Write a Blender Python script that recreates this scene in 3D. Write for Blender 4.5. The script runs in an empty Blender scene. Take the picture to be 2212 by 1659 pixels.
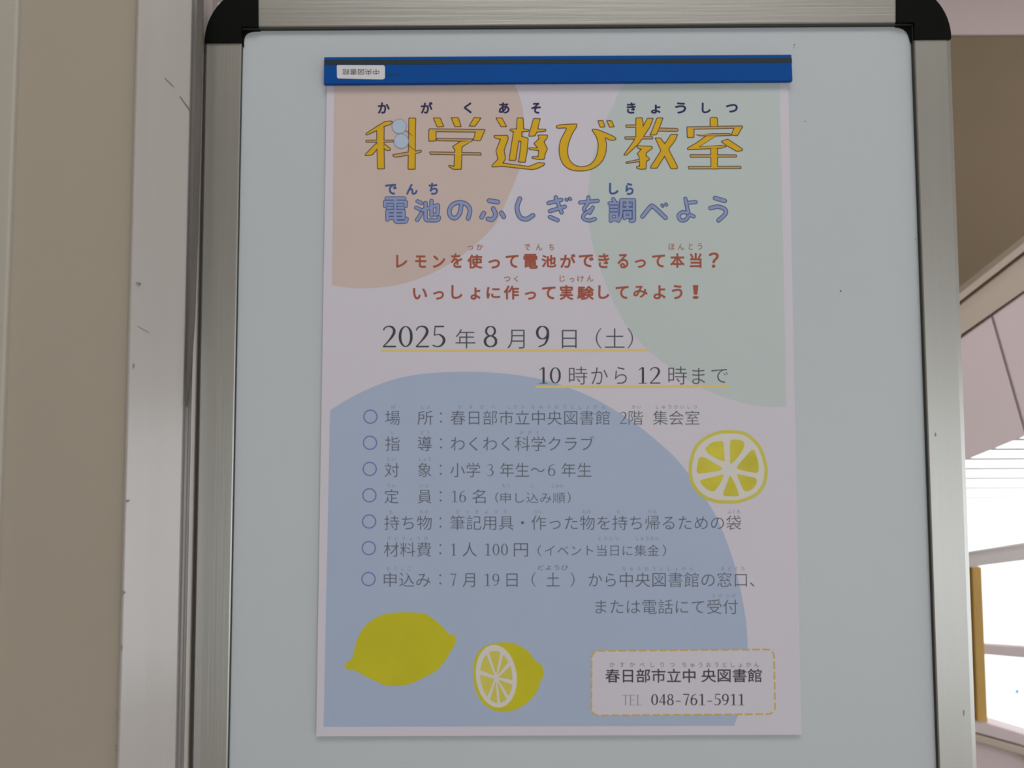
import bpy, bmesh, math, random
from mathutils import Vector, Matrix, Euler
random.seed(4)
sc = bpy.context.scene
C = sc.collection

# ------------------------------------------------------------------ camera
W, H, F = 2212.0, 1659.0, 1700.0
CAM = Vector((0.0, -0.494, 1.25))
ROT = Euler((math.radians(90 + 3.7), 0, 0)).to_matrix() @ Matrix.Rotation(math.radians(-0.29), 3, 'Z')
cd = bpy.data.cameras.new('camera')
cd.sensor_width = 36; cd.lens = F / W * 36; cd.clip_start = 0.02
cd.dof.use_dof = True; cd.dof.focus_distance = 0.635; cd.dof.aperture_fstop = 11.0
cam = bpy.data.objects.new('camera', cd); C.objects.link(cam)
cam.matrix_world = Matrix.Translation(CAM) @ ROT.to_4x4()
sc.camera = cam

# ------------------------------------------------------------------ light
wd = bpy.data.worlds.new('sky'); sc.world = wd; wd.use_nodes = True
bg = wd.node_tree.nodes['Background']
bg.inputs[0].default_value = (0.93, 0.97, 1.0, 1); bg.inputs[1].default_value = 4.5
def area(name, loc, size, energy, col, rot=(0, 0, 0), sy=None):
    l = bpy.data.lights.new(name, 'AREA'); l.size = size; l.energy = energy; l.color = col
    if sy: l.shape = 'RECTANGLE'; l.size_y = sy
    o = bpy.data.objects.new(name, l); C.objects.link(o); o.location = loc; o.rotation_euler = rot
    return o
area('fill_light_front', (0.2, -1.1, 2.92), 1.5, 36, (1, .98, .96), sy=.7)  # unseen overhead fill without a fixture, added to light the board side
area('fill_light_far', (1.9, 1.0, 2.92), 1.0, 18, (1, .94, .95), sy=0.3)  # unseen fill added to brighten the window sill, bars and sloping panels
sc.view_settings.view_transform = 'Standard'; sc.view_settings.look = 'None'
sc.view_settings.gamma = 1; sc.view_settings.exposure = -1.32
sc.view_settings.use_curve_mapping = False

# ------------------------------------------------------------------ helpers
def ray(px, py):
    d = Vector(((px - W / 2) / F, -(py - H / 2) / F, -1.0))
    return ROT @ d
def U(px, py, Y=0.0):
    """where the line of sight of a measured point meets the upright plane y=Y"""
    d = ray(px, py); return CAM + d * ((Y - CAM.y) / d.y)
def srgb(r, g, b):
    f = lambda c: (c / 255 / 12.92) if c / 255 <= .04045 else ((c / 255 + .055) / 1.055) ** 2.4
    return (f(r), f(g), f(b), 1)
def mat(name, col, rough=.6, metal=0, spec=.5, var=0.0, scale=8, stretch=(1, 1, 1), bump=0, bscale=200, coat=0, trans=0):
    m = bpy.data.materials.new(name); m.use_nodes = True; nt = m.node_tree; b = nt.nodes['Principled BSDF']
    b.inputs['Base Color'].default_value = col; b.inputs['Roughness'].default_value = rough
    b.inputs['Metallic'].default_value = metal; b.inputs['Specular IOR Level'].default_value = spec
    if coat: b.inputs['Coat Weight'].default_value = coat; b.inputs['Coat Roughness'].default_value = .15
    if trans: b.inputs['Transmission Weight'].default_value = trans
    tc = nt.nodes.new('ShaderNodeTexCoord'); mp = nt.nodes.new('ShaderNodeMapping'); mp.inputs['Scale'].default_value = stretch
    nt.links.new(tc.outputs['Object'], mp.inputs['Vector'])
    if var:
        n = nt.nodes.new('ShaderNodeTexNoise'); n.inputs['Scale'].default_value = scale; n.inputs['Detail'].default_value = 4
        r = nt.nodes.new('ShaderNodeMapRange'); r.inputs[1].default_value = .3; r.inputs[2].default_value = .7
        r.inputs[3].default_value = 1 - var; r.inputs[4].default_value = 1 + var
        mx = nt.nodes.new('ShaderNodeMix'); mx.data_type = 'RGBA'; mx.blend_type = 'MULTIPLY'; mx.inputs[0].default_value = 1
        mx.inputs[6].default_value = col
        nt.links.new(mp.outputs[0], n.inputs['Vector']); nt.links.new(n.outputs[0], r.inputs[0])
        nt.links.new(r.outputs[0], mx.inputs[7]); nt.links.new(mx.outputs[2], b.inputs['Base Color'])
    if bump:
        n2 = nt.nodes.new('ShaderNodeTexNoise'); n2.inputs['Scale'].default_value = bscale; n2.inputs['Detail'].default_value = 3
        bp = nt.nodes.new('ShaderNodeBump'); bp.inputs['Strength'].default_value = bump; bp.inputs['Distance'].default_value = .001
        nt.links.new(mp.outputs[0], n2.inputs['Vector']); nt.links.new(n2.outputs[0], bp.inputs['Height'])
        nt.links.new(bp.outputs[0], b.inputs['Normal'])
    return m
class MB:
    def __init__(s): s.v = []; s.f = []
    def add(s, vs, fs):
        o = len(s.v); s.v += [tuple(v) for v in vs]; s.f += [tuple(i + o for i in f) for f in fs]; return s
    def poly(s, pts): return s.add(pts, [tuple(range(len(pts)))])
    def box(s, a, b):
        (x0, y0, z0), (x1, y1, z1) = a, b
        return s.add([(x0,y0,z0),(x1,y0,z0),(x1,y1,z0),(x0,y1,z0),(x0,y0,z1),(x1,y0,z1),(x1,y1,z1),(x0,y1,z1)],
                     [(0,3,2,1),(4,5,6,7),(0,1,5,4),(1,2,6,5),(2,3,7,6),(3,0,4,7)])
    def slab(s, pts, back):
        """closed solid: front outline pts, carried along the vector back"""
        n = len(pts); b = [Vector(p) + Vector(back) for p in pts]
        fs = [tuple(range(n)), tuple(range(2 * n - 1, n - 1, -1))] + [(i, i + n, (i + 1) % n + n, (i + 1) % n) for i in range(n)]
        return s.add(list(pts) + b, fs)
    def prism(s, plan, z0, z1):
        """upright solid over a floor plan"""
        pts = [(x, y, z0) for x, y in plan]
        return s.slab(pts, (0, 0, z1 - z0))
    def build(s, name, m, parent=None, bevel=0, seg=2, smooth=False):
        me = bpy.data.meshes.new(name); me.from_pydata(s.v, [], s.f); me.update()
        bm = bmesh.new(); bm.from_mesh(me); bmesh.ops.recalc_face_normals(bm, faces=bm.faces)
        bm.to_mesh(me); bm.free()
        if m: me.materials.append(m)
        o = bpy.data.objects.new(name, me); C.objects.link(o)
        if parent is not None: o.parent = parent; o.matrix_parent_inverse = Matrix.Translation(-parent.location)
        if bevel:
            md = o.modifiers.new('bevel', 'BEVEL'); md.width = bevel; md.segments = seg; md.limit_method = 'ANGLE'
        if smooth:
            for p in me.polygons: p.use_smooth = True
        return o
def tag(o, label=None, cat=None, group=None, kind=None):
    for k, v in (('label', label), ('category', cat), ('group', group), ('kind', kind)):
        if v: o[k] = v
    return o
def empty(name, loc):
    o = bpy.data.objects.new(name, None); o.empty_display_size = .1; C.objects.link(o); o.location = loc; return o

# ------------------------------------------------------------------ materials
M = {}
M['board'] = mat('enamel_white', srgb(206, 213, 219), .38, spec=.45, var=.012, scale=3)
M['alu'] = mat('brushed_aluminium', (.55, .545, .52, 1), .36, metal=.9, var=.02, scale=30, stretch=(8, 8, .15), bump=.05, bscale=60)
M['alu_h'] = mat('brushed_aluminium_rail', (.55, .545, .52, 1), .36, metal=.9, var=.04, scale=30, stretch=(.15, 8, 8), bump=.12, bscale=60)
M['gasket'] = mat('dark_seal', srgb(52, 55, 50), .6)
M['black'] = mat('black_plastic', srgb(9, 12, 8), .55, spec=.1, bump=.1, bscale=900)
M['blue'] = mat('blue_magnet', srgb(2, 82, 168), .55, spec=.15, var=.03, scale=20)
M['groove'] = mat('black_line', srgb(24, 44, 46), .6)
M['sticker'] = mat('sticker_white', srgb(232, 232, 238), .5)
M['wall_tan'] = mat('tan_wall', srgb(180, 170, 155), .8, var=.02, scale=6, bump=.04, bscale=500)
M['brown'] = mat('brown_wall', srgb(153, 136, 113), .9, var=.05, scale=2)
M['guard'] = mat('worn_white_guard', srgb(192, 186, 183), .22, spec=.6, var=.03, scale=9, stretch=(6, 6, .35), bump=.25, bscale=25, coat=1)
M['wall_trim'] = mat('pale_trim', srgb(190, 183, 172), .7)
M['dark_reflection'] = mat('reflection_tone', srgb(104, 99, 92), .7, var=.2, scale=40, stretch=(4, 4, .3))  # dark reflection on the glossy guard, put into a colour
M['chip'] = mat('chipped_spot', srgb(158, 152, 140), .8)
M['pink_white'] = mat('warm_white_paint', srgb(230, 213, 216), .7, var=.02, scale=3)
M['soffit'] = mat('cream_paint', srgb(206, 190, 176), .7, var=.02, scale=3)
M['white'] = mat('white_paint', srgb(235, 228, 228), .6)
M['ochre'] = mat('ochre_wood', srgb(214, 172, 92), .55, var=.08, scale=20, stretch=(6, 6, .4))
M['floor'] = mat('grey_vinyl', srgb(170, 160, 148), .5, var=.05, scale=5)
M['ceil'] = mat('ceiling_white', srgb(225, 222, 215), .9, var=.02, scale=4)
M['flag'] = mat('blue_flag', srgb(90, 170, 220), .6)
M['polewhite'] = mat('pale_pole', srgb(225, 238, 245), .6)
M['dark'] = mat('dark_shade', srgb(60, 56, 46), .9)
g = bpy.data.materials.new('window_glass'); g.use_nodes = True; nt = g.node_tree; nt.nodes.remove(nt.nodes['Principled BSDF'])
ta = nt.nodes.new('ShaderNodeBsdfTransparent'); gl = nt.nodes.new('ShaderNodeBsdfGlossy'); gl.inputs['Roughness'].default_value = .02
mg = nt.nodes.new('ShaderNodeMixShader'); mg.inputs[0].default_value = .05
nt.links.new(ta.outputs[0], mg.inputs[1]); nt.links.new(gl.outputs[0], mg.inputs[2]); nt.links.new(mg.outputs[0], nt.nodes['Material Output'].inputs[0]); M['glass'] = g
sl = bpy.data.materials.new('blind_translucent'); sl.use_nodes = True; nt = sl.node_tree
b = nt.nodes['Principled BSDF']; b.inputs['Base Color'].default_value = srgb(250, 240, 243); b.inputs['Roughness'].default_value = .6
tr = nt.nodes.new('ShaderNodeBsdfTranslucent'); tr.inputs[0].default_value = srgb(254, 246, 251)
mx = nt.nodes.new('ShaderNodeMixShader'); mx.inputs[0].default_value = .98
nt.links.new(b.outputs[0], mx.inputs[1]); nt.links.new(tr.outputs[0], mx.inputs[2]); nt.links.new(mx.outputs[0], nt.nodes['Material Output'].inputs[0])
M['slat'] = sl

# printed inks (matte)
def ink(name, r, g_, b_, var=0.0): return mat(name, srgb(r * .95, g_ * .95, b_ * .95), .75, spec=.2, var=var, scale=35)
I = dict(
    paper=ink('paper', 238, 233, 246), peach=ink('ink_peach', 232, 212, 206, .01), green=ink('ink_sage', 218, 229, 229, .01),
    bluepale=ink('ink_pale_blue', 193, 209, 238, .01), gold=ink('ink_gold', 248, 198, 50, .02), goldthin=ink('ink_tan_gold', 222, 186, 122),
    brown=ink('ink_brown_outline', 110, 84, 72), navy=ink('ink_navy', 62, 58, 104), sub=ink('ink_periwinkle', 166, 178, 224),
    subline=ink('ink_blue_outline', 78, 104, 160), subruby=ink('ink_blue', 84, 110, 172), red=ink('ink_brick_red', 188, 104, 84),
    redlight=ink('ink_faded_red', 196, 136, 118), date=ink('ink_charcoal', 76, 82, 90), datethin=ink('ink_grey', 96, 102, 112),
    body=ink('ink_slate', 116, 120, 136), bodyfaint=ink('ink_pale_slate', 154, 162, 182), rule=ink('ink_underline', 255, 230, 150),
    ring=ink('ink_ring', 120, 140, 204), lemon=ink('ink_lemon', 226, 217, 52, .04), lemonlight=ink('ink_lemon_light', 234, 224, 108, .05),
    lemonmid=ink('ink_lemon_mid', 232, 220, 84, .14), pith=ink('ink_pith', 246, 240, 238), bubble=ink('ink_bubble', 206, 222, 246),
    bubbleline=ink('ink_bubble_line', 158, 170, 204), dash=ink('ink_dash', 234, 200, 120), boxdark=ink('ink_box_text', 84, 82, 96),
    tel=ink('ink_tel', 132, 132, 146), sticker=ink('ink_sticker', 70, 74, 74))

# ------------------------------------------------------------------ room shell
XL, XR, YF, YB, ZC = -2.2, 3.2, 2.2, -3.4, 3.0
def struct(o, label=None): return tag(o, label, kind='structure')
struct(MB().box((XL, YB, -.05), (XR, YF + .1, 0)).build('floor', M['floor']))
struct(MB().box((XL, YB, ZC), (XR, YF + .1, ZC + .05)).build('ceiling', M['ceil']))
struct(MB().box((XL - .1, YB, 0), (XL, YF + .1, ZC)).build('wall_left', M['wall_tan']))
wb = MB()
wb.box((XL - .1, YB - .1, 0), (XR + .1, YB, .02)).box((XL - .1, YB - .1, 1.3), (XR + .1, YB, ZC + .05))
wb.box((XL - .1, YB - .1, .02), (-0.9, YB, 1.3)).box((2.9, YB - .1, .02), (XR + .1, YB, 1.3))
struct(wb.build('wall_back', M['ceil']))
wr = MB(); wr.box((XR, YB, 0), (XR + .1, YF + .1, .1)).box((XR, YB, 1.35), (XR + .1, YF + .1, ZC)).box((XR, YB, .1), (XR + .1, -2.9, 1.35))
struct(wr.build('wall_right', M['ceil']))

# far wall: brown, with the window opening right of the board
def rect(x0, x1, z0, z1): return ((x0, YF, z0), (x1, YF + .1, z1))
xo = U(2062, 1200, YF).x; zt = U(2150, 938, YF).z; zb = U(2150, 1580, YF).z - .02
wf = MB().box(*rect(XL, xo, 0, ZC)).box(*rect(xo, XR, zt, ZC))
struct(wf.build('wall_far', M['brown']))
# pale beam across the top
bz = U(2130, 74, YF - .012).z
bo = MB().box((XL, YF - .012, bz), (XR, YF, ZC)).build('trim_1', M['pink_white'], bevel=.003)
struct(bo, 'pale pinkish beam above the brown wall')

# sloping boards below the brown wall
def line(pA, pB, x): return pA[1] + (pB[1] - pA[1]) * (x - pA[0]) / (pB[0] - pA[0])
XA, XB = 1900, 2700
def sband(name, top, bot, Y, th, m, x0=XA, x1=XB, parent=None):
    pts = [U(x0, line(*top, x0), Y), U(x1, line(*top, x1), Y), U(x1, line(*bot, x1), Y), U(x0, line(*bot, x0), Y)]
    return MB().slab(pts, (0, th, 0)).build(name, m, parent, bevel=.002)
sw = empty('sloped_panelling', U(2100, 800, 1.6))
tag(sw, kind='structure')
tag(sw, 'white panelled slope under a pale moulding, right of the notice board')
sband('moulding', ((2078, 630), (2211, 525)), ((2080, 646), (2211, 544)), 1.53, .07, M['soffit'], parent=sw)
sband('frieze', ((2079, 655), (2211, 553)), ((2081, 720), (2211, 629)), 1.55, .05, M['soffit'], parent=sw)
sband('backing', ((2079, 640), (2211, 538)), ((2091, 980), (2212, 932)), 1.6, .03, M['brown'], parent=sw)
def jx(y): return 2142 + (y - 678) * .287
def panel(xl0, xl1, xr0, xr1, x_is_joint_l, x_is_joint_r):
    top = ((2082, 727), (2211, 635)); bot = ((2091, 992), (2212, 943))
    def inter(ln, off):
        x = 2150
        for _ in range(30): x = jx(line(*ln, x)) + off
        return x
    xa = inter(top, 2.5) if x_is_joint_l else xl0; xb = inter(bot, 2.5) if x_is_joint_l else xl1
    xc = inter(bot, -2.5) if x_is_joint_r else xr1; xd = inter(top, -2.5) if x_is_joint_r else xr0
    pts = [U(xa, line(*top, xa), 1.56), U(xd, line(*top, xd), 1.56), U(xc, line(*bot, xc), 1.56), U(xb, line(*bot, xb), 1.56)]
    MB().slab(pts, (0, .035, 0)).build('panel', M['pink_white'], sw, bevel=.002)
panel(1900, 1900, 0, 0, False, True)
panel(0, 0, 2600, 2700, True, False)

# window
win = empty('window_1', U(2150, 1400, YF)); struct(win, 'bright window with blind slats, ochre post and white bars')
y = 948
while y < 1128:
    dr = .0070 - .0035 * (y - 948) / 180
    a = U(2040, y, 2.02); c = U(2212, y, 2.02)
    MB().poly([(a.x, 2.02, a.z), (XR, 2.02, a.z), (XR, 2.034, a.z - dr), (a.x, 2.034, a.z - dr)]).build('blind_slat', M['slat'], win)
    y += 21
def wbar(name, quad, Y, th, m, bev=.004):
    return MB().slab([U(px, py, Y) for px, py in quad], (0, th, 0)).build(name, m, win, bevel=bev)
wbar('rail', [(2040, 1206), (2700, 1098), (2700, 1150), (2040, 1234)], 2.06, .05, M['white'], .012)
wbar('post', [(2099, 1225), (2121, 1225), (2135, 1575), (2112, 1575)], 2.12, .05, M['ochre'])
wbar('mullion', [(2118, 1392), (2700, 1428), (2700, 1466), (2118, 1413)], 2.13, .03, M['pink_white'])
wbar('sill', [(2040, 1555), (2112, 1562), (2134, 1563), (2700, 1730), (2700, 1900), (2212, 1611), (2112, 1584), (2040, 1570)], 2.10, .12, M['pink_white'])
wbar('sill_edge', [(2040, 1574), (2112, 1588), (2212, 1616), (2700, 1900), (2700, 1940), (2212, 1633), (2112, 1604), (2040, 1590)], 2.09, .05, M['soffit'])
wbar('lower_wall', [(2040, 1580), (2112, 1588), (2212, 1604), (2700, 1800), (2700, 3000), (2040, 3000)], 2.12, .10, M['pink_white'])
pn = MB().slab([U(2118, 1225, 2.2), (XR, 2.2, U(2200, 1225, 2.2).z), (XR, 2.2, U(2200, 1640, 2.2).z), U(2130, 1640, 2.2)], (0, .004, 0)).build('pane', M['glass'], win)
pn2 = MB().slab([U(2040, 940, 2.2), (XR, 2.2, U(2200, 940, 2.2).z), (XR, 2.2, U(2200, 1225, 2.2).z), U(2040, 1222, 2.2)], (0, .004, 0)).build('pane', M['glass'], win)
# little flag outside
fl = empty('small_flag', U(2200, 1540, 3.2)); tag(fl, 'tiny blue flag on a thin pole outside the window', 'flag')
MB().slab([U(2199, 1490, 3.2), U(2201.5, 1490, 3.2), (U(2202, 1600, 3.2).x, 3.2, 0), (U(2200, 1600, 3.2).x, 3.2, 0)], (0, .004, 0)).build('pole', M['polewhite'], fl)
MB().slab([U(2192, 1494, 3.2), U(2200, 1488, 3.2), U(2200, 1499, 3.2), U(2196, 1498, 3.2)], (0, .003, 0)).build('cloth', M['flag'], fl)

# ------------------------------------------------------------------ door post at left
def PX(px, Y): return (U(px, 830, Y).x, Y)
post = empty('door_post', (PX(340, -.05)[0], -.05, 0))
tag(post, 'tan door post with a worn white corner guard, left of the notice board', 'post')
plan = [PX(422, -.010), PX(415, -.0125), PX(413, -.011), PX(408, -.004), PX(401, -.005), PX(397, -.013), PX(330, -.027), PX(288, -.036), PX(279, -.038), PX(273, -.037),
        (PX(273, -.037)[0] - .004, .015), (-.1990, .015), (-.1990, -.0045), (PX(422, -.01)[0] - .0012, -.0048)]
MB().prism(plan, 0, 2.5).build('corner_guard', M['guard'], post, bevel=.0006)['label'] = 'worn white corner guard with chipped edge'
xg = PX(274, -.034)[0]; xw = PX(8, -.036)[0]
MB().box((xw - .002, -.034, 0), (xg, .03, 2.5)).build('panel', M['wall_tan'], post, bevel=.0006)
xe = PX(8, -.038)[0]
MB().box((xe - .10, -.038, 0), (xe, .03, 2.5)).build('edge_trim', M['wall_trim'], post, bevel=.0015, seg=3)
def chip(px, py, w, h, Y, name='chip'):
    n = 9; pts = []
    for i in range(n):
        a = 2 * math.pi * i / n; r = random.uniform(.6, 1.1)
        pts.append(U(px + w * r * math.cos(a), py + h * r * math.sin(a), Y))
    MB().slab(pts, (0, .002, 0)).build(name, M['chip'], post)
for px, py, w, h, Y in [(287, 791, 3, 7, -.0366), (297, 612, 6, 3, -.036), (274, 1082, 3, 3, -.0383), (264, 1280, 6, 5, -.0383),
                        (262, 1398, 3, 9, -.038), (252, 1552, 5, 7, -.0382), (249, 1620, 3, 5, -.0382)]:
    chip(px, py, w, h, Y)
st = [(429, -20), (441, -20), (435, 250), (429, 500), (422, 690), (414, 800), (405, 880), (403, 876), (406, 780), (410, 690), (416, 520), (424, 250)]  # outline of the dark reflection beside the gap, painted as a tapered strip
MB().slab([U(x_ - 2, y_, -.0142) for x_, y_ in st], (0, .0012, 0)).build('dark_reflection', M['dark_reflection'], post)['label'] = 'dark reflection painted as a streak'
def scratch(a, b, w=.55):
    (x0, y0, Y0), (x1, y1, Y1) = a, b
    MB().slab([U(x0, y0, Y0), U(x0 + w, y0, Y0), U(x1 + w, y1, Y1), U(x1, y1, Y1)], (0, .0015, 0)).build('scratch', M['chip'], post)
fy = lambda px, py: -.0135 - .0232 * (397 - (px + (py - 830) * .0245)) / 111
for a, b in [((356, 168), (374, 186)), ((388, 207), (416, 245)), ((296, 704), (322, 718))]:
    scratch((*a, fy(*a)), (*b, fy(*b)))

# ------------------------------------------------------------------ notice board
board = empty('notice_board', (0, 0, 0))
tag(board, 'white enamel notice board in an aluminium frame with black corner caps', 'notice board')
FY = -.003                                   # frame face in front of the board face
zB = .62                                     # bottom of the board (world height)
def vline(x_top, y_top, x_bot, y_bot, Y):
    """x positions of a measured edge, continued straight down to the bottom rail"""
    a = U(x_top, y_top, Y); c = U(x_bot, y_bot, Y)
    return lambda z: a.x + (c.x - a.x) * (z - a.z) / (c.z - a.z)
def hline(x0, y0, x1, y1, Y):
    a = U(x0, y0, Y); c = U(x1, y1, Y)
    return lambda x: a.z + (c.z - a.z) * (x - a.x) / (c.x - a.x)
Lo = vline(443, 95, 413, 1659, FY); Li = vline(521, 100, 490.5, 1659, FY)
Ro = vline(2057, 90, 2114, 1659, FY); Ri = vline(1975.5, 95, 2029, 1659, FY)
Ti = hline(560, 58, 1937, 49, FY); To = hline(560, -26, 1937, -35, FY)
gL = vline(525, 100, 495.4, 1659, 0); gR = vline(1967.5, 95, 2022.5, 1659, 0); gT = hline(560, 67, 1937, 58, 0)
# panel
zt_ = U(1100, 40, 0).z
MB().box((Lo(1.2) + .006, 0, zB + .006), (Ro(1.2) - .008, .012, To(0) - .008)).build('writing_panel', M['board'], board)
Zt = lambda px: U(px, 93, FY).z
zcut = Zt(480)
rail_b0, rail_b1 = zB, zB + .025
cutb = zB + .034
def side(outer, inner, name, bev_out, zcut):
    z0, z1 = cutb, zcut
    sgn = 1 if outer(1) > inner(1) else -1
    b = .0036 if bev_out else .0012
    vs = []; 
    for z in (z0, z1):
        o, i = outer(z), inner(z)
        vs += [(o, .016, z), (o, FY + (.0022 if bev_out else .0012), z), (o - sgn * b, FY, z), (i + sgn * .0006, FY, z), (i, FY + .0006, z), (i, .013, z)]
    n = 6
    fs = [tuple(range(n)), tuple(range(n, 2 * n))] + [(k, (k + 1) % n, (k + 1) % n + n, k + n) for k in range(n)]
    return MB().add(vs, fs).build(name, M['alu'], board)
side(Lo, Li, 'frame_rail', False, Zt(480)); side(Ro, Ri, 'frame_rail', True, U(2015, 84, FY).z)
# fine grooves in the left rail
for q, (dx, w) in enumerate([(462, .0003), (470, .0003), (478, .0003), (486, .0002)]):
    l = vline(dx + 22, 95, dx - 8.5, 1659, FY)
    MB().slab([(l(zcut) - w, FY - .00012, zcut - .001), (l(zcut) + w, FY - .00012, zcut - .001), (l(cutb) + w, FY - .00012, cutb), (l(cutb) - w, FY - .00012, cutb)], (0, .0002, 0)).build('ridge', M['alu'], board)
def hrail(zi, zo, x0, x1, name):
    vs = []
    for x in (x0, x1):
        i, o = zi(x), zo(x); s = 1 if o > i else -1
        vs += [(x, .016, o), (x, FY + .0012, o), (x, FY, o - s * .0012), (x, FY, i + s * .0006), (x, FY + .0006, i), (x, .013, i)]
    n = 6
    fs = [tuple(range(n)), tuple(range(n, 2 * n))] + [(k, (k + 1) % n, (k + 1) % n + n, k + n) for k in range(n)]
    return MB().add(vs, fs).build(name, M['alu_h'], board)
hrail(Ti, To, U(556, 30, FY).x, U(1938, 30, FY).x, 'frame_rail')
hrail(lambda x: rail_b1, lambda x: rail_b0, Lo(zB) + .035, Ro(zB) - .035, 'frame_rail')
# dark seal between frame and panel
zg = gT(0) + .001
seal = MB()
def strip(a, b, z0, z1, y0, y1): seal.slab([(a(z1), y0, z1), (b(z1), y0, z1), (b(z0), y0, z0), (a(z0), y0, z0)], (0, y1 - y0, 0))
strip(lambda z: Li(z) - .001, gL, rail_b1, zg, FY + .0007, 0); strip(gR, lambda z: Ri(z) + .001, rail_b1, zg, FY + .0007, 0)
xa, xb = gL(zg), gR(zg)
seal.slab([(xa, FY + .0007, Ti(xa) + .001), (xb, FY + .0007, Ti(xb) + .001), (xb, FY + .0007, gT(xb)), (xa, FY + .0007, gT(xa))], (0, -FY - .0007, 0))
seal.slab([(xa - .003, FY + .0007, rail_b1 - .001), (xb + .003, FY + .0007, rail_b1 - .001), (xb + .003, FY + .0007, rail_b1 + .002), (xa - .003, FY + .0007, rail_b1 + .002)], (0, -FY - .0007, 0))
seal.build('seal', M['gasket'], board)
# corner caps
def arc(cx, cy, rx, ry, a0, a1, n=16):
    return [(cx + rx * math.cos(math.radians(a0 + (a1 - a0) * i / n)), cy - ry * math.sin(math.radians(a0 + (a1 - a0) * i / n))) for i in range(n + 1)]
CY = FY - .0012
capL = arc(556.5, 92, 115, 121, 180, 90) + [(557, -29), (557.5, 58), (521, 58), (520.5, 91.5)]
lipL = [(553, 52), (562, 58), (562, 66.5), (550, 67), (541, 68), (534, 71), (529, 76), (526.5, 84), (526, 92), (526.5, 101), (522, 98), (516, 88), (516, 52)]
capR = [(1937, -37)] + arc(1941, 84, 115, 121, 90, 0) + [(1975.5, 84.5), (1975, 49), (1937, 49)]
lipR = [(1935, 46), (1934, 57.5), (1945, 59), (1953, 62), (1960, 68), (1964, 76), (1966.5, 86), (1969, 93), (1973, 90), (1980, 84), (1980, 46)]
for c, l_ in ((capL, lipL), (capR, lipR)):
    cp = MB().slab([U(px, py, CY) for px, py in c], (0, .0185, 0)).build('corner_cap', M['black'], board, bevel=.0006, seg=3)
    lp = MB().slab([U(px, py, -.0012) for px, py in l_], (0, .0011, 0)).build('cap_lip', M['black'], board); lp.parent = cp; lp.matrix_parent_inverse.identity()
for sgn, xo_, xi_ in ((1, Lo(zB), Li(zB)), (-1, Ro(zB), Ri(zB))):
    R_ = .034; pts = []
    for i in range(13):
        a = math.radians(180 + 90 * i / 12)
        pts.append((xo_ + sgn * (R_ + R_ * math.cos(a)), CY, zB + R_ + R_ * math.sin(a)))
    pts += [(xo_ + sgn * R_, CY, rail_b1), (xi_ + sgn * .006, CY, rail_b1 + .001), (xi_ + sgn * .001, CY, rail_b1 + .006), (xi_, CY, zB + R_)]
    MB().slab(pts, (0, .0185, 0)).build('corner_cap', M['black'], board, bevel=.0008)
# stand below the board (out of frame): two tubes and feet
for x in (Lo(zB) + .08, Ro(zB) - .08):
    MB().box((x - .012, .018, .03), (x + .012, .042, 1.2)).build('leg', M['alu'], board, bevel=.004)
    MB().box((x - .015, -.20, 0), (x + .015, .24, .03)).build('foot', M['black'], board, bevel=.006)
# specks on the enamel
def speck(px, py, w, h, Y=-.00015, m='gasket', name='scuff'):
    pts = [U(px + w * math.cos(2 * math.pi * i / 8) * random.uniform(.8, 1.1), py + h * math.sin(2 * math.pi * i / 8), Y) for i in range(8)]
    MB().slab(pts, (0, .00012, 0)).build(name, M[m], board)
speck(1816, 628.5, 2, 1.6); speck(1716, 97, .8, 1.8); speck(1715, 103, .7, 1.4); speck(1739, 262, 1, 1.4); speck(1977, 518, 1, 1.2)
speck(2021, 939, 2, 4.5, FY - .0001, 'chip'); speck(2082, 1540, 1.6, 7, FY - .0001, 'chip')

# ------------------------------------------------------------------ poster
ztp = U(1200, 150, -.001).z
_k = [0]
def step(layer):
    _k[0] = (_k[0] + 1) % 24; return layer + _k[0] * .02
def PP(px, py, layer=0.0):
    """point on the (slightly leaning) sheet; layers of ink lie 0.04 mm apart"""
    d = ray(px, py)
    # plane: y = -.0010 - .0030*(ztp - z) - layer
    t = (-.0010 - .0030 * (ztp - CAM.z) - layer * .00004 - CAM.y) / (d.y - .0030 * d.z)
    return CAM + d * t
poster = empty('poster', (0, -.001, U(1200, 860, 0).z))
tag(poster, 'A3 science class poster with lemons, gold title and pastel shapes, hung on the white board', 'poster')
MB().slab([PP(706.5, 150), PP(1702, 148), PP(1731.5, 1587), PP(683, 1590.5)], (0, .00022, 0)).build('sheet', I['paper'], poster)

def area2(p): return sum(p[i][0] * p[(i + 1) % len(p)][1] - p[(i + 1) % len(p)][0] * p[i][1] for i in range(len(p))) / 2
def smooth_closed(p, n=6):
    out = []
    for i in range(len(p)):
        p0, p1, p2, p3 = p[i - 1], p[i], p[(i + 1) % len(p)], p[(i + 2) % len(p)]
        for k in range(n):
            t = k / n
            out.append(tuple(.5 * ((2 * p1[j]) + (-p0[j] + p2[j]) * t + (2 * p0[j] - 5 * p1[j] + 4 * p2[j] - p3[j]) * t * t + (-p0[j] + 3 * p1[j] - 3 * p2[j] + p3[j]) * t ** 3) for j in (0, 1)))
    return out
def smooth_open(p, n=8):
    if len(p) < 3: return p
    q = [tuple(2 * a - b for a, b in zip(p[0], p[1]))] + list(p) + [tuple(2 * a - b for a, b in zip(p[-1], p[-2]))]
    out = []
    for i in range(1, len(q) - 2):
        p0, p1, p2, p3 = q[i - 1:i + 3]
        for k in range(n):
            t = k / n
            out.append(tuple(.5 * ((2 * p1[j]) + (-p0[j] + p2[j]) * t + (2 * p0[j] - 5 * p1[j] + 4 * p2[j] - p3[j]) * t * t + (-p0[j] + 3 * p1[j] - 3 * p2[j] + p3[j]) * t ** 3) for j in range(len(p1))))
    out.append(tuple(p[-1])); return out
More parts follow.
